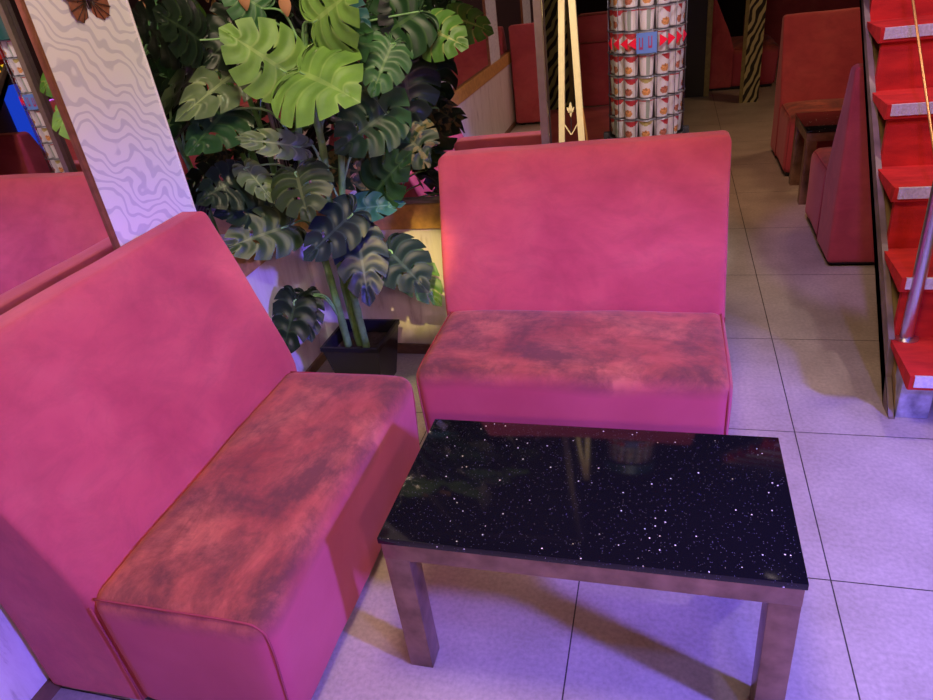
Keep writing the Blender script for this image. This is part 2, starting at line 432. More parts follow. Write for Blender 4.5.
LEAVES=[([-1.057,1.98,1.184],[-0.856,1.895,1.118],1.3,0,'lime'),
([-1.125,2.02,1.184],[-1.261,1.946,1.329],1.03,0,'lime'),
([-1.035,2.114,1.234],[-0.838,2.046,1.265],0.97,20,'mid'),
([-1.012,2.05,1.309],[-0.843,1.997,1.383],1.24,0,'lime'),
([-0.97,2.135,1.345],[-0.865,2.098,1.28],0.86,0,'blue'),
([-1.2,2.1,1.361],[-1.288,2.047,1.443],1.08,0,'mid'),
([-1.325,2.114,1.203],[-1.362,1.768,1.12],0.45,0,'pale'),
([-1.126,2.0,0.962],[-1.288,1.894,1.031],0.45,0,'pale'),
([-0.941,2.142,1.125],[-0.814,2.127,0.923],0.81,25,'mid'),
([-0.865,2.142,1.022],[-1.013,2.013,0.941],0.92,0,'deep'),
([-0.81,2.205,1.146],[-0.802,2.168,0.956],1.08,0,'dark'),
([-0.72,2.205,1.248],[-0.589,2.168,1.192],1.03,0,'bright'),
([-0.77,2.184,1.26],[-0.816,2.154,1.366],1.19,0,'dark'),
([-0.727,2.17,1.296],[-0.908,2.133,1.218],0.97,0,'deep'),
([-0.84,2.17,0.95],[-0.727,2.133,0.847],1.08,0,'varieg'),
([-1.132,1.95,0.896],[-1.078,1.856,0.773],1.19,0,'olive'),
([-1.082,2.114,0.859],[-0.859,2.14,0.809],0.52,0,'varieg'),
([-1.031,2.05,0.732],[-0.829,2.059,0.748],0.52,0,'blue'),
([-0.97,1.95,0.752],[-1.129,1.856,0.637],0.76,0,'bluedark'),
([-0.98,1.98,0.666],[-0.925,1.848,0.482],0.71,0,'bluedark'),
([-0.913,2.05,0.586],[-0.747,1.928,0.495],0.85,0,'bluedark'),
([-0.917,2.135,0.528],[-0.752,2.055,0.381],0.66,0,'bright'),
([-1.211,1.95,0.718],[-1.351,1.76,0.718],0.71,0,'olive'),
([-1.282,2.0,0.772],[-1.355,1.795,0.821],0.66,0,'dark'),
([-1.36,1.968,0.882],[-1.36,1.744,0.886],0.85,0,'dark'),
([-1.328,1.98,0.91],[-1.21,1.905,0.816],0.57,0,'pale'),
([-1.287,2.0,0.418],[-1.341,1.887,0.237],0.71,0,'dark'),
([-1.273,2.05,0.41],[-1.24,1.956,0.272],0.66,0,'dark'),
([-1.014,1.98,0.609],[-1.064,1.924,0.699],0.85,0,'deep'),
([-0.957,2.1,0.762],[-0.787,2.053,0.91],0.76,0,'deep'),
([-0.902,2.24,1.167],[-1.014,2.203,1.064],0.97,0,'deep'),
([-1.292,2.17,1.33],[-1.364,1.965,1.239],0.86,0,'dark'),
([-1.36,1.976,1.301],[-1.36,1.821,1.395],0.97,0,'dark'),
([-1.36,2.007,1.091],[-1.36,1.76,1.02],0.76,0,'deep'),
([-0.812,2.135,1.22],[-0.872,2.045,1.093],0.86,0,'mid')]
# ------------------------------------------------------------ the room
WX, MY = -1.40, 2.352
struct('floor', box(BM(), -1.55, 3.6, -4.6, 10.6, -.05, 0), M['tile'])
struct('ceiling', box(BM(), -1.55, 3.6, -4.6, 10.6, 2.75, 2.8), M['ceiling'])
struct('wall_rear', box(BM(), -1.55, 3.6, -4.65, -4.6, 0, 2.75), M['dark_wall'])
struct('wall_right', box(BM(), 3.6, 3.65, -4.6, 10.6, 0, 2.75), M['dark_wall'])
struct('wall_far', box(BM(), -1.55, 3.6, 10.6, 10.65, 0, 2.75), M['dark_wall'])
struct('wall_left', box(BM(), -1.55, -1.44, -4.6, 10.6, 0, 2.75), M['dark_wall'])
struct('trim_1', box(BM(), -1.44, WX, -4.6, MY, .0, .555), M['marble'])          # left marble dado
struct('trim_2', box(BM(), -1.44, -1.392, -4.6, MY - .022, .555, .65, 0, .003), M['gold_wood'])
struct('baseboard_left', box(BM(), WX, -1.388, -4.6, MY, 0, .042, 0, .002), M['dark_wood'])
# partition that carries the rear mirror
struct('wall_back', box(BM(), -1.44, -.388, MY + .014, MY + .07, 0, 2.75), M['dark_wall'])
struct('trim_3', box(BM(), WX, -.388, MY - .006, MY + .014, 0, .555), M['marble'])
struct('trim_4', box(BM(), WX, -.388, MY - .022, MY + .014, .555, .65, 0, .003), M['gold_wood'])
struct('baseboard_back', box(BM(), -1.388, -.388, MY - .018, MY - .006, 0, .045, 0, .002), M['dark_wood'])
# zebra papered pilasters between the wall mirrors
for i, (a, b) in enumerate([(1.425, 1.757), (.03, .37), (-1.49, -1.13), (-3.1, -2.68)]):
    struct('trim_%d' % (5 + i), box(BM(), -1.44, -1.400, a, b, .65, 2.75), M['zeb_white'])
struct('trim_9', box(BM(), -1.44, -1.397, 1.757, 1.762, .65, 2.75), M['white_bead'])

def mirror(name, label, rect, axis, frame, fr=.012):
    """rect = (a0,a1,z0,z1) on the wall"""
    a0, a1, z0, z1 = rect
    t = thing(name, label, 'mirror', ((-1.43, (a0+a1)/2, z0) if axis == 'x' else ((a0+a1)/2, MY + .006, z0)))
    ox, oy, oz = t.location
    GD = .030 if axis == 'x' else .006; FD = GD + (.010 if axis == 'x' else .022)
    def bb(bm, u0, u1, w0, w1, d0, d1, bev=0):
        if axis == 'x': return box(bm, -1.44 + d0 - ox, -1.44 + d1 - ox, u0 - oy, u1 - oy, w0 - oz, w1 - oz, 0, bev)
        return box(bm, u0 - ox, u1 - ox, MY + .014 - d1 - oy, MY + .014 - d0 - oy, w0 - oz, w1 - oz, 0, bev)
    link('glass', bb(BM(), a0, a1, z0, z1, .0005, GD), M['mirror'], t, False)
    bm = BM()
    bb(bm, a0, a0 + fr, z0, z1, GD, FD); bb(bm, a1 - fr, a1, z0, z1, GD, FD)
    bb(bm, a0 + fr, a1 - fr, z0, z0 + fr*.5, GD, FD); bb(bm, a0 + fr, a1 - fr, z1 - fr, z1, GD, FD)
    link('frame', bm, M[frame], t, False)
    return t
mirror('wall_mirror', 'tall left wall mirror with copper brown frame behind the left sofa, reflecting the cup column', (.372, 1.4245, .652, 2.6), 'x', 'brown_frame', .006)
mirror('wall_mirror', 'left wall mirror between zebra pilaster and corner, filled with dark plant reflections', (1.763, MY, .652, 2.6), 'x', 'black', .004)
mirror('wall_mirror', 'left wall mirror behind the camera, seen only inside the rear mirror beyond one zebra pilaster', (-1.128, .028, .652, 2.6), 'x', 'brown_frame', .011)
mirror('wall_mirror', 'rearmost left wall mirror, seen only as a reflection between two far pilasters', (-2.678, -1.492, .652, 2.6), 'x', 'brown_frame', .011)
mirror('partition_mirror', 'large mirror on the partition behind plant and far sofa, with grey right frame', (-1.428, -.386, .652, 2.6), 'y', 'grey_frame', .024)

def smooth_path(P, n=5):
    out = []
    P = [Vector(p) for p in P]
    for i in range(len(P) - 1):
        a, b, c, d = P[max(i-1, 0)], P[i], P[i+1], P[min(i+2, len(P)-1)]
        for k in range(n):
            t = k / n
            out.append(.5 * ((2*b) + (c - a) * t + (2*a - 5*b + 4*c - d) * t*t + (3*b - a - 3*c + d) * t**3))
    out.append(P[-1]); return out

# ------------------------------------------------------------ sofas (front towards local -y, origin at floor centre)
def make_sofa(label, w=.88, splay=0, group=None, splayl=0, rear=.345, dip=0):
    t = thing('sofa', label, 'sofa', group=group)
    h = w / 2
    def cor(x0, x1, y0b, y0t, y1b, y1t, z0, z1, s=0, sl=0):
        return [[[(x0, y0b, z0), (x0 - sl, y0t, z1)], [(x0, y1b, z0), (x0 - sl, y1t, z1)]],
                [[(x1, y0b, z0), (x1 + s, y0t, z1)], [(x1, y1b, z0), (x1 + s, y1t, z1)]]]
    bm = BM(); soft_block(bm, cor(-h, h, -.325, -.343, .085, .085, .022, .376), .042, (26, 14, 10), .016, .0035)
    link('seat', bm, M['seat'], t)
    # backrest: steep at the seat, leaning back to a thin top
    bm = BM(); soft_block(bm, cor(-h, h, .06, .272, rear, rear, .022, .865, splay, splayl), .022, (26, 4, 22), 0, .003)
    for v in bm.verts:
        z = v.co.z
        # front plane shaped by seat line
        k = (rear - v.co.y)
        if z < .38:
            f = (rear - .068) / max(.001, (rear - (.06 + .212 * (z - .022) / .843)))
            v.co.y = rear - k * f
        else:
            lin = .06 + .212 * (z - .022) / .843
            q = (z - .38) / .485
            want = .068 + (.272 - .068) * (q ** 1.12)
            v.co.y = rear - k * (rear - want) / max(.001, rear - lin)
    for v in bm.verts: v.co.z -= dip * max(0, v.co.z - .3) / .56 * (.5 - v.co.x / w)
    link('backrest', bm, M['suede'], t)
    # piping along the side edges of the seat and the joint to the back
    for sd in (-1, 1):
        X = sd * (h - .0118)
        bm = BM()
        tube(bm, smooth_path([(X, .064, .3675), (X, -.1, .3665), (X, -.27, .365), (X, -.318, .353), (X, -.3315, .305), (X, -.322, .16), (X, -.314, .04)], 4), .0026, 6)
        link('piping', bm, M['welt'], t); bm = BM()
        tube(bm, [(sd * (h + .0002), .070, .352), (sd * (h + .0002), .068, .2), (sd * (h + .0002), .068, .035)], .0018, 6)
        link('joint_seam', bm, M['welt'], t)
    for sx in (-1, 1):
        for sy in (-.27, .29):
            bm = BM(); lathe(bm, [(0, 0), (.022, 0), (.024, .004), (.024, .026), (0, .026)], 16, (sx * (h - .06), sy, 0))
            link('foot', bm, M['foot'], t)
    bm = BM(); box(bm, -h + .02, h - .02, -.30, .32, .012, .03); link('underside', bm, M['foot'], t, False)
    return t
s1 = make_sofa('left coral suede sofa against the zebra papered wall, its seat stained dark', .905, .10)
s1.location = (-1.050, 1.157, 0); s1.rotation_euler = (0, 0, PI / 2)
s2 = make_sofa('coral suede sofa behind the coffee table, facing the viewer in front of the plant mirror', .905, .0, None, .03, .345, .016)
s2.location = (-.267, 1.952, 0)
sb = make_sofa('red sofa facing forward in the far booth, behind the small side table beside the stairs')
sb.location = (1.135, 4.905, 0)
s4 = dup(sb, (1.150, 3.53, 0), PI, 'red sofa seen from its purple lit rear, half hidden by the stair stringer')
# banquette behind the gold stand, taller back with a seam
t = thing('banquette', 'long dark red banquette behind the gold stand and the cup column', 'sofa', (-.35, 5.0, 0))
bm = BM(); soft_block(bm, [[[(-.55, -.9, .02), (-.55, -.9, .375)], [(-.55, .3, .02), (-.55, .3, .375)]], [[(.42, -.9, .02), (.42, -.9, .375)], [(.42, .3, .02), (.42, .3, .375)]]], .03, (14, 10, 6), .01, .003)
link('seat', bm, M['suede'], t)
bm = BM(); soft_block(bm, [[[(-.28, .29, .375), (-.28, .31, .81)], [(-.28, .48, .375), (-.28, .48, .81)]], [[(.42, .29, .375), (.42, .31, .81)], [(.42, .48, .375), (.42, .48, .81)]]], .016, (14, 4, 10), 0, .002)
link('backrest', bm, M['suede'], t)
bm = BM(); soft_block(bm, [[[(-.28, .31, .80), (-.28, .33, .985)], [(-.28, .48, .80), (-.28, .48, .985)]], [[(.42, .31, .80), (.42, .33, .985)], [(.42, .48, .80), (.42, .48, .985)]]], .016, (14, 4, 6), 0, .002)
link('headrest', bm, M['suede'], t)
lp_ = plain('light_piping', (.45, .12, .10), .7)
for y_, z_ in ((.30, .808), (.322, .985)):
    bm = BM(); tube(bm, [(-.27, y_, z_), (.41, y_, z_)], .006, 6); link('piping', bm, lp_, t)

# far sofas in the dark
f1 = dup(sb, (.66, 7.95, 0), PI * .5, 'dim maroon sofa end beyond the gold framed opening')
f2 = dup(sb, (1.45, 9.45, 0), PI, 'rear of a dark maroon sofa at the far end of the room')
f2.scale = (1.35, 1, 1.25)
f3 = dup(sb, (2.75, 9.45, 0), PI, 'rear of a dark maroon sofa right of the far end one, hidden by the stairs'); f3.scale = (1.2, 1, 1.25)
# rows seen only in the mirrors
m1 = dup(sb, (-.94, -2.175, 0), 0, 'red sofa seen end on in the rear mirror, backing the far marble dado')
k = 0
for (x, y, rz, lab) in [(1.45, .15, -PI/2, 'first red sofa of the mirrored row, nearest the staircase'), (1.45, -.80, -PI/2, 'second red sofa of the mirrored row from the staircase'),
                    (1.45, -1.75, -PI/2, 'third red sofa of the mirrored row from the staircase'), (1.45, -2.70, -PI/2, 'last red sofa of the mirrored row, farthest from the staircase')]:
    dup(sb, (x, y, 0), rz, lab, 'red sofas seen only in the mirrors')

# ------------------------------------------------------------ tables (origin floor centre)
def make_table(label, w=.808, d=.4175, h=.412):
    t = thing('coffee_table', label, 'table')
    bm = BM(); box(bm, -w/2, w/2, -d/2, d/2, h - .016, h, 0, .0025)
    link('table_top', bm, M['granite'], t, True, 30)
    i = .004; a = .046
    bm = BM()
    zt = h - .0165; zb = zt - a
    box(bm, -w/2+i, w/2-i, -d/2+i, -d/2+i+.03, zb, zt, 0, .0015); box(bm, -w/2+i, w/2-i, d/2-i-.03, d/2-i, zb, zt, 0, .0015)
    box(bm, -w/2+i, -w/2+i+.03, -d/2+i+.03, d/2-i-.03, zb, zt); box(bm, w/2-i-.03, w/2-i, -d/2+i+.03, d/2-i-.03, zb, zt)
    link('apron', bm, M['steel'], t, True, 30)
    for sx in (-1, 1):
        for sy in (-1, 1):
            bm = BM(); x = sx * (w/2 - i - .028); y = sy * (d/2 - i - .028)
            box(bm, x - .0275, x + .0275, y - .0275, y + .0275, 0, zb, 0, .002)
            link('leg', bm, M['steel'], t, True, 30)
    return t
t1 = make_table('low coffee table with black sparkling top and tarnished steel legs between both coral sofas')
t1.location = (-.150, 1.1285, 0); 
t2 = dup(t1, (1.118, 4.275, 0), 0, 'small dark topped table between the two far red sofas beside the stairs')

# ------------------------------------------------------------ staircase
st = thing('staircase', 'red carpeted staircase with bright metal nosings at the right edge', 'staircase', (.70, 1.94, 0))
x0, x1 = .0, 1.05
N_ST = 9
RISE, RUN = .208, .232
for k in range(N_ST):
    y = k * RUN; z = .207 + k * RISE
    bm = BM(); prism_x(bm, [(y, z), (y, z - .046), (y + .012, z - .05), (y + RUN + .005, z - .014), (y + RUN + .03, z)], x0, x1)
    tr = link('tread', bm, M['carpet'], st, False)
    bm = BM(); box(bm, x0 + .012, x1, y - .004, y + .006, z - .036, z + .001, 0, .001)
    link('nosing', bm, M['nosing'], tr, False)
    bm = BM(); prism_x(bm, [(y + RUN + .006, z - .002), (y + RUN + .03, z - .002), (y + RUN + .034, z + RISE - .03), (y + RUN + .014, z + RISE - .03)], x0 + .012, x1)
    if k < N_ST - 1: link('riser', bm, M['carpet'], st, False)
# stringer following the slope, on the left side
def low(y): return .9 * (y + 1.94 - 2.0) + .02
bm = BM()
ye = N_ST * RUN
prism_x(bm, [(.075, 0), (.15, 0), (.22, low(.22) + .045), (ye, low(ye) + .045), (ye, low(ye)), (.085, 0.003)], -.006, .012)
link('stringer', bm, M['stringer'], st, False)
bm = BM()
prism_x(bm, [(.10, .02), (.18, .02), (.27, low(.27) + .008), (ye, low(ye) + .008), (ye, low(ye) + .005), (.14, low(.14) + .005)], .0125, .05)
link('stringer_edge', bm, M['stringer_in'], st, False)
bm = BM(); box(bm, .014, .105, .085, .16, 0, .17, 0, .003); link('foot_block', bm, M['scuffed'], st, False)
bm = BM(); box(bm, .05, 1.05, .2, .24, 0, .12); link('toe_panel', bm, M['black'], st, False)

RP = Vector((.045, .232, .2075))
bm = BM(); tube(bm, [RP, RP + Vector((0, 0, .86))], .0195, 20); tag(link('railing_post', bm, M['steel_clean'], st, True, 50), 'brushed steel railing post')
bm = BM(); lathe(bm, [(0, .006), (.0, .0), (.036, 0), (.036, .003), (.022, .007), (.02, .007)], 28, RP); link('post_flange', bm, M['steel_clean'], st, True, 40)
bm = BM(); tube(bm, [RP + Vector(q) for q in ((0, .0, .47), (0, .1, .565), (0, .573, .932), (0, 1.5, 1.70))], .0042, 8); tag(link('wire_rail', bm, M['brass_wire'], st), 'thin orange wire rail')

# ------------------------------------------------------------ gold stand
gs = thing('gold_stand', 'slim pale gold stand with two legs and a fleur de lis emblem', 'stand', (-.335, 2.60, 0))
def flat_bar(bm, a, b, w, d):
    a, b = Vector(a), Vector(b)
    for s in (0,):
        vs = []
        for p in (a, b):
            for dx, dy in ((-w/2, -d/2), (w/2, -d/2), (w/2, d/2), (-w/2, d/2)):
                vs.append(bm.verts.new(p + Vector((dx, dy, 0))))
        bm.faces.new(vs[0:4]); bm.faces.new(vs[4:8][::-1])
        for i in range(4): bm.faces.new((vs[i], vs[(i+1) % 4], vs[4 + (i+1) % 4], vs[4 + i]))
bm = BM(); flat_bar(bm, (-.082, 0, 0), (-.044, 0, .79), .021, .018); flat_bar(bm, (-.044, 0, .79), (-.022, 0, 1.258), .021, .018); flat_bar(bm, (-.022, 0, 1.258), (-.005, 0, 1.62), .021, .018); link('straight_leg', bm, M['pale_gold'], gs, False)
bm = BM(); flat_bar(bm, (.060, 0, 0), (.030, 0, .786), .023, .018); flat_bar(bm, (.030, 0, .786), (.013, 0, 1.254), .023, .018); flat_bar(bm, (.013, 0, 1.254), (.0, 0, 1.62), .023, .018); link('leaning_leg', bm, M['pale_gold'], gs, False)
bm = BM(); flat_bar(bm, (.094, .0, 0), (.048, 0, .80), .006, .012); flat_bar(bm, (.048, 0, .80), (.036, 0, .90), .006, .012); link('side_strip', bm, M['brass_wire'], gs, False)
bm = BM(); flat_bar(bm, (-.034, 0, .85), (-.009, 0, .808), .004, .006); flat_bar(bm, (.018, 0, .85), (-.007, 0, .808), .004, .006); link('v_brace', bm, M['pale_gold'], gs, False)
bm = BM(); flat_bar(bm, (-.008, 0.004, .81), (-.007, .004, .92), .003, .003); link('emblem_stem', bm, M['black'], gs, False)
bm = BM()
def leafshape(bm, cx, cz, w, h, ang):
    c, s = math.cos(ang), math.sin(ang); P = []
    for k in range(12):
        a = 2 * PI * k / 12; x = math.cos(a) * w * (1 - .5 * max(0, math.sin(a))); z = math.sin(a) * h
        P.append((cx + x * c - z * s, cz + x * s + z * c))
    f = [bm.verts.new((p[0], -.004, p[1])) for p in P]; g = [bm.verts.new((p[0], .001, p[1])) for p in P]
    bm.faces.new(f); bm.faces.new(g[::-1])
    for k in range(12): bm.faces.new((f[k], g[k], g[(k+1) % 12], f[(k+1) % 12]))
leafshape(bm, -.007, .907, .0055, .017, 0); leafshape(bm, -.015, .898, .004, .010, .55); leafshape(bm, .001, .898, .004, .010, -.55)
leafshape(bm, -.007, .890, .011, .0022, 0); leafshape(bm, -.007, .881, .0035, .009, PI)
link('emblem', bm, M['pale_gold'], gs, False)

# ------------------------------------------------------------ far pillars
def pillar(name, label, x0, x1, y0, y1, z0, z1, mat, strip=None, smat='zeb_gold'):
    t = thing(name, label, 'pillar', ((x0+x1)/2, (y0+y1)/2, z0))
    cx, cy = (x0+x1)/2, (y0+y1)/2
    bm = BM(); box(bm, x0-cx, x1-cx, y0-cy, y1-cy, 0, z1 - z0); link('panel', bm, M[mat], t, False)
    if strip:
        bm = BM(); box(bm, strip[0]-cx, strip[1]-cx, y0-cy-.012, y0-cy, 0, z1-z0); link('frame_strip', bm, M[smat], t, False)
    return t
M['olive_frame'] = plain('olive_gold_frame', (.30, .26, .10), .4, .3, 0, 30, .2)
pillar('zebra_pillar', 'narrow green and black zebra striped pillar between grey mirror frame and gold stand', -1.2, -.68, 5.33, 5.6, 0, 2.74, 'zeb_green', (-.70, -.672), 'olive_frame')
pillar('zebra_pillar', 'cream and black zebra striped pillar standing on the floor by the far booth', .642, .775, 6.88, 7.05, 0, 2.74, 'zeb_gold', (.612, .642), 'olive_frame')
pillar('dark_pillar', 'black pillar directly right of the cup column', .02, .325, 7.30, 7.5, 0, 2.74, 'dark_panel', (.325, .372), 'olive_frame')
# ------------------------------------------------------------ cup column
CX, CY = -.080, 2.745
cc = thing('display_column', 'round display column of clear acrylic filled with noodle cups and ringed with wires', 'display column', (CX, CY, 0))
CB, CP, NR, NC = .766, .0735, 8, 12
bm = BM(); lathe(bm, [(0, 0), (.15, 0), (.15, .02), (.125, .03), (.125, CB - .03), (0, CB - .03)], 40); link('plinth', bm, M['black'], cc, True, 40)
bm = BM(); lathe(bm, [(0, CB - .0295), (.142, CB - .0295), (.147, CB - .022), (.142, CB - .003), (0, CB - .003)], 40)
for a in (0, 90, 180, 270):
    r = math.radians(a + 4); box(bm, (.143) * math.cos(r) - .014, (.143) * math.cos(r) + .014, (.143) * math.sin(r) - .014, (.143) * math.sin(r) + .014, CB - .03, CB + .012, 0, .003)
link('base_ring', bm, M['black'], cc, True, 40)
ZT = CB + CP * NR
bm = BM()
a = [bm.verts.new((.135 * math.cos(2*PI*k/48), .135 * math.sin(2*PI*k/48), CB)) for k in range(48)]
b = [bm.verts.new((.135 * math.cos(2*PI*k/48), .135 * math.sin(2*PI*k/48), ZT)) for k in range(48)]
for k in range(48): bm.faces.new((a[k], a[(k+1) % 48], b[(k+1) % 48], b[k]))
link('acrylic_sleeve', bm, M['acrylic'], cc)
bm = BM(); lathe(bm, [(0, CB - .003), (.070, CB - .003), (.070, ZT), (0, ZT)], 24); link('core', bm, plain('grey_core', (.25, .25, .27), .6), cc, True, 40)
bm = BM(); lathe(bm, [(0, ZT), (.155, ZT), (.155, ZT + .12), (0, ZT + .12)], 40); link('cap', bm, M['teal'], cc, True, 40)
a0 = math.atan2(-CY, -CX)
for k in range(NR + 1):
    bm = BM(); z = CB + .001 + CP * k
    tube(bm, [(.1372 * math.cos(q), .1372 * math.sin(q), z) for q in [2*PI*j/40 for j in range(41)]], .0016, 6); link('hoop_wire', bm, M['wire'], cc)
for k in range(NC):
    q = a0 + (k + .5) * 2 * PI / NC
    bm = BM(); tube(bm, [(.1372 * math.cos(q), .1372 * math.sin(q), CB), (.1372 * math.cos(q), .1372 * math.sin(q), ZT)], .0014, 6); link('upright_wire', bm, M['wire'], cc)
# arrows
def surf(ang, z, r=.1402): return (r * math.cos(a0 + ang), r * math.sin(a0 + ang), z)
def arrow(ang, z, dirn, w=.10, h=.019):
    bm = BM()
    pts = [(ang - dirn * w / 2, z + h), (ang - dirn * w / 2, z - h), (ang + dirn * w / 2, z)]
    f = [bm.verts.new(surf(a_, z_)) for a_, z_ in pts]; g = [bm.verts.new(surf(a_, z_, .1382)) for a_, z_ in pts]
    bm.faces.new(f); bm.faces.new(g[::-1])
    for k in range(3): bm.faces.new((f[k], f[(k+1) % 3], g[(k+1) % 3], g[k]))
    link('arrow', bm, M['arrow'], cc, False)
RZ = CB + 4.5 * CP
for q in (-.36, -.58, -.84, -1.14): arrow(q, RZ, -1, .21)
for q in (.42, .64, .90, 1.18): arrow(q, RZ + .004, 1, .21)
bm = BM()
for (s0, s1, zz0, zz1) in ((-.245, .245, CB + 4*CP + .004, CB + 5*CP - .004),):
    n = 8; F = [[bm.verts.new(surf(s0 + (s1-s0)*i/n, z_, .1392)) for i in range(n+1)] for z_ in (zz0, zz1)]
    G = [[bm.verts.new(surf(s0 + (s1-s0)*i/n, z_, .1379)) for i in range(n+1)] for z_ in (zz0, zz1)]
    for i in range(n):
        bm.faces.new((F[0][i], F[0][i+1], F[1][i+1], F[1][i])); bm.faces.new((G[0][i+1], G[0][i], G[1][i], G[1][i+1]))
        bm.faces.new((F[1][i], F[1][i+1], G[1][i+1], G[1][i])); bm.faces.new((F[0][i+1], F[0][i], G[0][i], G[0][i+1]))
lb = link('blue_label', bm, M['blue_label'], cc, False)
bm = BM()   # faint maroon strokes on the label
for (s, dz) in ((-.13, 0), (.09, .003)):
    for (du, dv, ww, hh) in ((-.04, 0, .012, .018), (.03, 0, .012, .018), (-.005, -.016, .045, .004)):
        vs = [bm.verts.new(surf(s + du + i * ww, RZ + dz + dv + j * hh, .1396)) for i, j in ((-1, -1), (1, -1), (1, 1), (-1, 1))]
        bm.faces.new(vs)
link('letter', bm, M['maroon_print'], lb, False)
# cups
def cup_mesh(kind):
    bm = BM(); seg = 44; H = .0685
    prof = [(0, 0), (.0202, 0), (.0214, .002)]
    nz = 20
    for i in range(1, nz): prof.append((.0214 + .0045 * i / nz, .002 + (H - .006) * i / nz))
    prof += [(.0260, H - .004), (.0267, H - .0035), (.0268, H - .001), (.026, H), (.0, H)]
    L = len(prof) - 1
    def mi(i, k):
        if i >= L - 4: return 1
        if i < 2: return 0
        a = 2 * PI * (k + .5) / seg
        a = (a + PI) % (2*PI) - PI          # 0 = outward (+x)
        u = a / 1.1; z = prof[i][1] / H
        if kind < 3:
            if kind == 2:
                if z > .80 - .10 * math.cos(u * 2.2): return 2
            elif z > .86 - .22 * math.cos((u - .5) * 1.7): return 2
            if (u * 1.15) ** 2 + ((z - .27) * 4.2) ** 2 < .55: return 3
        else:
            if abs(u) < .30 and z < .9: return 2
            if z > .88: return 3
        return 0
    lathe(bm, prof, seg, (0, 0, 0), mi)
    bmesh.ops.recalc_face_normals(bm, faces=bm.faces[:])
    me = bpy.data.meshes.new('noodle_cup'); bm.to_mesh(me); bm.free()
    mats = {0: ('cup_white', 'cup_lid', 'cup_red', 'cup_food'), 1: ('cup_white', 'cup_lid', 'cup_red', 'cup_foodg'), 2: ('cup_white', 'cup_lid', 'cup_gold', 'cup_food'), 3: ('cup_white', 'cup_lid', 'cup_green', 'cup_red')}[kind]
    for m_ in mats: me.materials.append(M[m_])
    me.polygons.foreach_set('use_smooth', [True] * len(me.polygons))
    try: me.set_sharp_from_angle(angle=math.radians(40))
    except Exception: pass
    return me
cups = [cup_mesh(k) for k in range(4)]
rown = ['bottom row', 'second row up', 'third row up', 'fourth row up', 'arrow row', 'row above the arrows', 'two rows above arrows', 'top row']
posn = {-2: 'leftmost', -1: 'left of centre', 0: 'centre', 1: 'right of centre', 2: 'rightmost'}
knd = {0: 'with red swoosh and orange noodles', 1: 'with red swoosh and brown broth picture', 2: 'with olive gold rim', 3: 'turned to its grey green side'}
for r in range(NR):
    for c in range(NC):
        o_ = c if c <= 6 else c - 12
        q = a0 + c * 2 * PI / NC
        kind = 2 if (o_ == 0 and r % 2 == 0) else (3 if (r * 5 + c * 3) % 7 == 2 else (r + c) % 2)
        if o_ == 0 and r % 2 == 1: kind = 3
        o = bpy.data.objects.new('noodle_cup', cups[kind]); col.objects.link(o)
        o.location = (CX + .1045 * math.cos(q), CY + .1045 * math.sin(q), CB + .0025 + CP * r)
        o.rotation_euler = (0, 0, q + (.25 if kind == 3 else 0))
        if abs(o_) <= 2: tag(o, 'noodle cup %s, %s, %s' % (knd[kind], rown[r], posn[o_]), 'cup', 'noodle cups in the display column')
        else: tag(o, 'white noodle cup on the far side of the acrylic display column', 'cup', 'noodle cups round the back of the column')

# ------------------------------------------------------------ butterfly on the pilaster
bf = thing('butterfly_ornament', 'brown butterfly decoration fixed to the pale zebra pilaster', 'ornament', (-1.405, 1.612, 1.44))
for s in (-1, 1):
    for (nm, cx_, cz_, w_, h_, an) in (('upper_wing', .048, .052, .05, .056, -.5), ('lower_wing', .034, -.008, .034, .04, .35)):
        bm = BM(); n = 20
        cen = bm.verts.new((.010, s * cx_, cz_))
        ring = []
        for k in range(n):
            a = 2 * PI * k / n
            rr = 1 + .05 * math.sin(a * 9)
            u = math.cos(a) * w_ * rr; v = math.sin(a) * h_ * rr
            yy = cx_ + u * math.cos(an) - v * math.sin(an); zz = cz_ + u * math.sin(an) + v * math.cos(an)
            ring.append(bm.verts.new((.004 + .12 * max(0, yy), s * yy, zz)))
        for k in range(n): bm.faces.new((cen, ring[k], ring[(k+1) % n]))
        w = link(nm, bm, M['wing'], bf)
        bm = BM()
        for k in range(0, n, 2): tube(bm, [(.007, s * .004, .018), ring_co] if False else [Vector((.0125, s * cx_*.3, cz_*.6)), Vector((.006 + .12*max(0, abs(w.data.vertices[k+1].co.y)), w.data.vertices[k+1].co.y, w.data.vertices[k+1].co.z))], .0012, 4)
        link('wing_vein', bm, M['wing_vein'], w)
bm = BM(); tube(bm, [(.012, 0, -.02), (.014, 0, .02), (.012, 0, .07)], lambda t: .003 + .004 * math.sin(PI * t), 8); link('body', bm, M['wing_vein'], bf)

# ------------------------------------------------------------ the monstera
PX, PY = -1.118, 2.11
pl = thing('potted_monstera', 'large artificial monstera with three green canes in a square black pot between the sofas', 'plant', (PX, PY, 0))
bm = BM()
def sq(h_, z): return [bm.verts.new((sx * h_, sy * h_, z)) for sx, sy in ((-1, -1), (1, -1), (1, 1), (-1, 1))]
R = [sq(.08, 0), sq(.113, .205), sq(.118, .205), sq(.118, .222), sq(.107, .222), sq(.102, .17)]
bm.faces.new(R[0])
for i in range(len(R) - 1):
    for k in range(4): bm.faces.new((R[i][k], R[i][(k+1) % 4], R[i+1][(k+1) % 4], R[i+1][k]))
link('pot', bm, M['pot'], pl, False)
bm = BM(); 
g = [[bm.verts.new((-.101 + .202 * i / 10, -.101 + .202 * j / 10, .172 + .006 * mnoise.noise(Vector((i * .8, j * .8, 0))))) for j in range(11)] for i in range(11)]
for i in range(10):
    for j in range(10): bm.faces.new((g[i][j], g[i+1][j], g[i+1][j+1], g[i][j+1]))
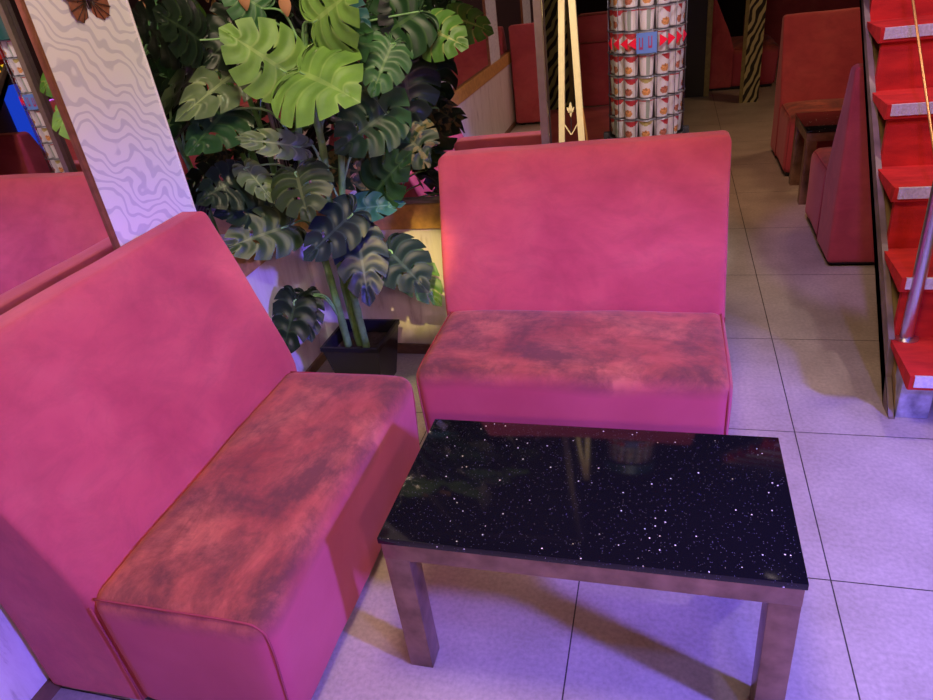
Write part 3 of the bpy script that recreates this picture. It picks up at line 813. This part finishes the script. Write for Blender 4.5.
link('soil', bm, M['soil'], pl)
canes = [[(-1.175, 2.10, .17), (-1.19, 2.11, .42), (-1.20, 2.11, .66), (-1.19, 2.10, .88), (-1.16, 2.10, 1.06)],
         [(-1.13, 2.11, .17), (-1.14, 2.11, .42), (-1.125, 2.10, .70), (-1.10, 2.10, .93), (-1.10, 2.10, 1.15), (-1.08, 2.11, 1.28)],
         [(-1.095, 2.09, .17), (-1.10, 2.09, .38), (-1.09, 2.09, .55), (-1.06, 2.08, .75), (-1.03, 2.09, .92)]]
off = Vector((PX, PY, 0))
for cpt in canes:
    bm = BM(); pts = [p - off for p in smooth_path(cpt, 9)]
    L = len(pts)
    tube(bm, pts, lambda t: (.0145 - .004 * t) * (1 + .12 * (abs(math.sin(t * 40)) ** 8)), 10)
    link('cane', bm, M['cane'], pl)
OUT = [(0, 0), (.10, -.17), (.30, -.20), (.46, -.06), (.54, .16), (.54, .38), (.45, .60), (.30, .80), (.12, .94), (0, 1.02)]
def cr(P, t):
    n = len(P) - 1; f = t * n; i = min(int(f), n - 1); u = f - i
    a, b, c, d = P[max(i-1, 0)], P[i], P[i+1], P[min(i+2, n)]
    return tuple(.5 * (2*b[k] + (c[k]-a[k])*u + (2*a[k]-5*b[k]+4*c[k]-d[k])*u*u + (3*b[k]-a[k]-3*c[k]+d[k])*u**3) for k in (0, 1))
LOBES = 7
def make_leaf(B, T, wf, roll, mat, idx):
    rnd = random.Random(idx * 13 + 5)
    B = Vector(B) - off; T = Vector(T) - off
    L = (T - B).length; ey = (T - B).normalized()
    cam = (Vector((0, 0, 1.41)) - off - (B + T) / 2).normalized()
    nn = (cam * .95 + Vector((0, 0, .30)) + Vector((rnd.uniform(-.3, .3), rnd.uniform(-.3, .3), 0)))
    nn = (nn - ey * nn.dot(ey)).normalized()
    nn = Matrix.Rotation(math.radians(roll), 3, ey) @ nn
    ex = ey.cross(nn).normalized()
    bm = BM(); uvl = bm.loops.layers.uv.new('UVMap')
    NS, NT = LOBES * 9, 7
    curl = rnd.uniform(.10, .26); vfold = rnd.uniform(.05, .22); droop = rnd.uniform(.05, .22)
    cut = [rnd.uniform(.20, .50) for _ in range(LOBES + 1)]
    for side in (-1, 1):
        G = []
        for i in range(NS + 1):
            s = i / NS
            mx_, my_ = cr(OUT, s)
            ry = max(0, (s - .30) / .70) ** 1.05 * .97
            ph = s * LOBES; fr = abs(ph - round(ph))
            kk = int(round(ph))
            ext = 1.0
            if 0 < kk < LOBES + 1 and s > .12 and s < .97:
                q = max(0, 1 - fr / .10)
                ext = 1 - cut[kk % len(cut)] * (q ** .5) * (1 if side == 1 or kk % 3 else .4)
            ext *= 1 - .05 * (1 - math.cos(2 * PI * ph)) * 0
            row = []
            for j in range(NT + 1):
                t = j / NT * ext
                # veins sweep forward
                x = mx_ * wf * t; y = ry + (my_ - ry) * t - .10 * math.sin(PI * t) * (1 if s > .3 else .3)
                z = vfold * abs(x) - curl * (x * x) * 2.2 - droop * (y - .25) ** 2 * (1.2 if y > .25 else .5) + .016 * math.cos(2 * PI * ph) * math.sin(PI * min(1, t)) 
                P_ = B + (ex * (side * x) + ey * y + nn * z) * L
                P_.x = max(P_.x, WX + .02 - PX + .006 * t); P_.y = min(P_.y, MY - .035 - PY - .006 * t)
                if P_.z < .90: P_.x = min(P_.x, -.755 - PX + .01 * t)
                row.append((bm.verts.new(P_), (ph + .5, t)))
            G.append(row)
        for i in range(NS):
            sm = (i + .5) / NS * LOBES; fr = abs(sm - round(sm))
            for j in range(NT):
                hole = fr < .10 and j in (1, 2) and int(round(sm)) in (2, 4, 5) and cut[int(round(sm)) % len(cut)] < .38
                if hole: continue
                q = [G[i][j], G[i+1][j], G[i+1][j+1], G[i][j+1]]
                if side == -1: q = q[::-1]
                vs = [a[0] for a in q]
                try: f = bm.faces.new(vs)
                except ValueError: continue
                for lp, a in zip(f.loops, q): lp[uvl].uv = a[1]
    bmesh.ops.remove_doubles(bm, verts=bm.verts[:], dist=L * .0015)
    o = link('leaf', bm, M['leaf_' + mat], pl)
    # stalk from the nearest cane
    bestp, bd = None, 1e9
    for cpt in canes:
        for p in smooth_path(cpt, 9):
            p = p - off
            if p.z < B.z - .04:
                d = (p - B).length + abs(p.z - (B.z - .17)) * .8
                if d < bd: bestp, bd = p, d
    if bestp is None: bestp = Vector((-.05, 0, .18))
    mid = (bestp + B) / 2 + Vector((0, 0, .04)) 
    mid = mid.lerp(Vector((bestp.x, bestp.y, B.z)), .35)
    pts = smooth_path([bestp, mid, B - ey * L * .01 - nn * .002, B + ey * L * .12 - nn * .004], 5)
    bm = BM(); tube(bm, pts, .0045, 6, 0, .55)
    link('leaf_stalk', bm, M['stalk'], o)
for i, (b, t_, w, r, m) in enumerate(LEAVES): make_leaf(b, t_, w, r, m, i)
# withered bracts near the top
for k, (p) in enumerate([(-1.23, 2.06, 1.36), (-1.10, 2.1, 1.39), (-.93, 2.1, 1.16), (-1.10, 2.06, 1.33)]):
    bm = BM(); c = Vector(p) - off
    ring = []
    for i in range(9):
        u = i / 8; w = .018 * math.sin(PI * u) + .001
        ring.append((bm.verts.new(c + Vector((-w, 0, .07 * u))), bm.verts.new(c + Vector((0, -.006, .07 * u))), bm.verts.new(c + Vector((w, .004, .07 * u)))))
    for i in range(8):
        bm.faces.new((ring[i][0], ring[i][1], ring[i+1][1], ring[i+1][0])); bm.faces.new((ring[i][1], ring[i][2], ring[i+1][2], ring[i+1][1]))
    link('withered_bract', bm, plain('tan_bract', (.40, .20, .09), .7), pl)

# ------------------------------------------------------------ wall panels seen in the left mirror
sg = thing('wall_sign', 'yellow and black striped wall sign with a red patch, seen in the left mirror', 'sign', (3.59, 6.05, 1.0))
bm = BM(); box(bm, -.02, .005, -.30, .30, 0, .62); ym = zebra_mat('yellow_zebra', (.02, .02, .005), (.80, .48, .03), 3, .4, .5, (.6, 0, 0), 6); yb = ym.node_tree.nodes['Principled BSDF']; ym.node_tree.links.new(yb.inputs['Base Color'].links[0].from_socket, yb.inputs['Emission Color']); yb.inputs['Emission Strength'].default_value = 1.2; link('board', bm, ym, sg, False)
bm = BM(); box(bm, -.03, -.02, -.2, .05, .20, .36); link('red_patch', bm, plain('red_patch', (.7, .04, .02), .5), sg, False)
bp_ = thing('wall_panel', 'added cobalt blue wall panel glowing in place of blue light, seen in the left mirror right of the cup column', 'panel', (3.59, 6.1, .02))  # added panel; its emission stands in for blue light falling there
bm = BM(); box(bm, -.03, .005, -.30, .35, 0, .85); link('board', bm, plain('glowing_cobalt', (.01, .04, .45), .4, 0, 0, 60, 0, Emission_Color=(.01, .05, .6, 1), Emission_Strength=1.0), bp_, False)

# ------------------------------------------------------------ lights
def spot(name, loc, tgt, power, color, angle=60, blend=.5, r=.06):
    l = bpy.data.lights.new(name, 'SPOT'); l.energy = power; l.color = color; l.spot_size = math.radians(angle); l.spot_blend = blend; l.shadow_soft_size = r
    o = bpy.data.objects.new(name, l); col.objects.link(o); o.location = loc
    o.rotation_euler = (Vector(tgt) - Vector(loc)).to_track_quat('-Z', 'Y').to_euler(); return o
def area(name, loc, tgt, power, color, sx, sy):
    l = bpy.data.lights.new(name, 'AREA'); l.shape = 'RECTANGLE'; l.size = sx; l.size_y = sy; l.energy = power; l.color = color
    o = bpy.data.objects.new(name, l); col.objects.link(o); o.location = loc
    o.rotation_euler = (Vector(tgt) - Vector(loc)).to_track_quat('-Z', 'Y').to_euler(); return o
LIGHTS()

w = bpy.data.worlds.new('room_dark'); w.use_nodes = True
w.node_tree.nodes['Background'].inputs[0].default_value = (.30, .22, .30, 1); w.node_tree.nodes['Background'].inputs[1].default_value = .05
scene.world = w
cam = bpy.data.cameras.new('camera'); co = bpy.data.objects.new('camera', cam); col.objects.link(co)
co.location = (0, 0, 1.41248); co.rotation_euler = (1.0533796, .1192335, .2533109)
cam.sensor_width = 36; cam.lens = 684.8442 / 933 * 36; cam.clip_start = .02
scene.camera = co
scene.view_settings.view_transform = 'Standard'; scene.view_settings.look = 'None'
scene.view_settings.exposure = 0; scene.view_settings.gamma = 1
scene.view_settings.use_curve_mapping = False
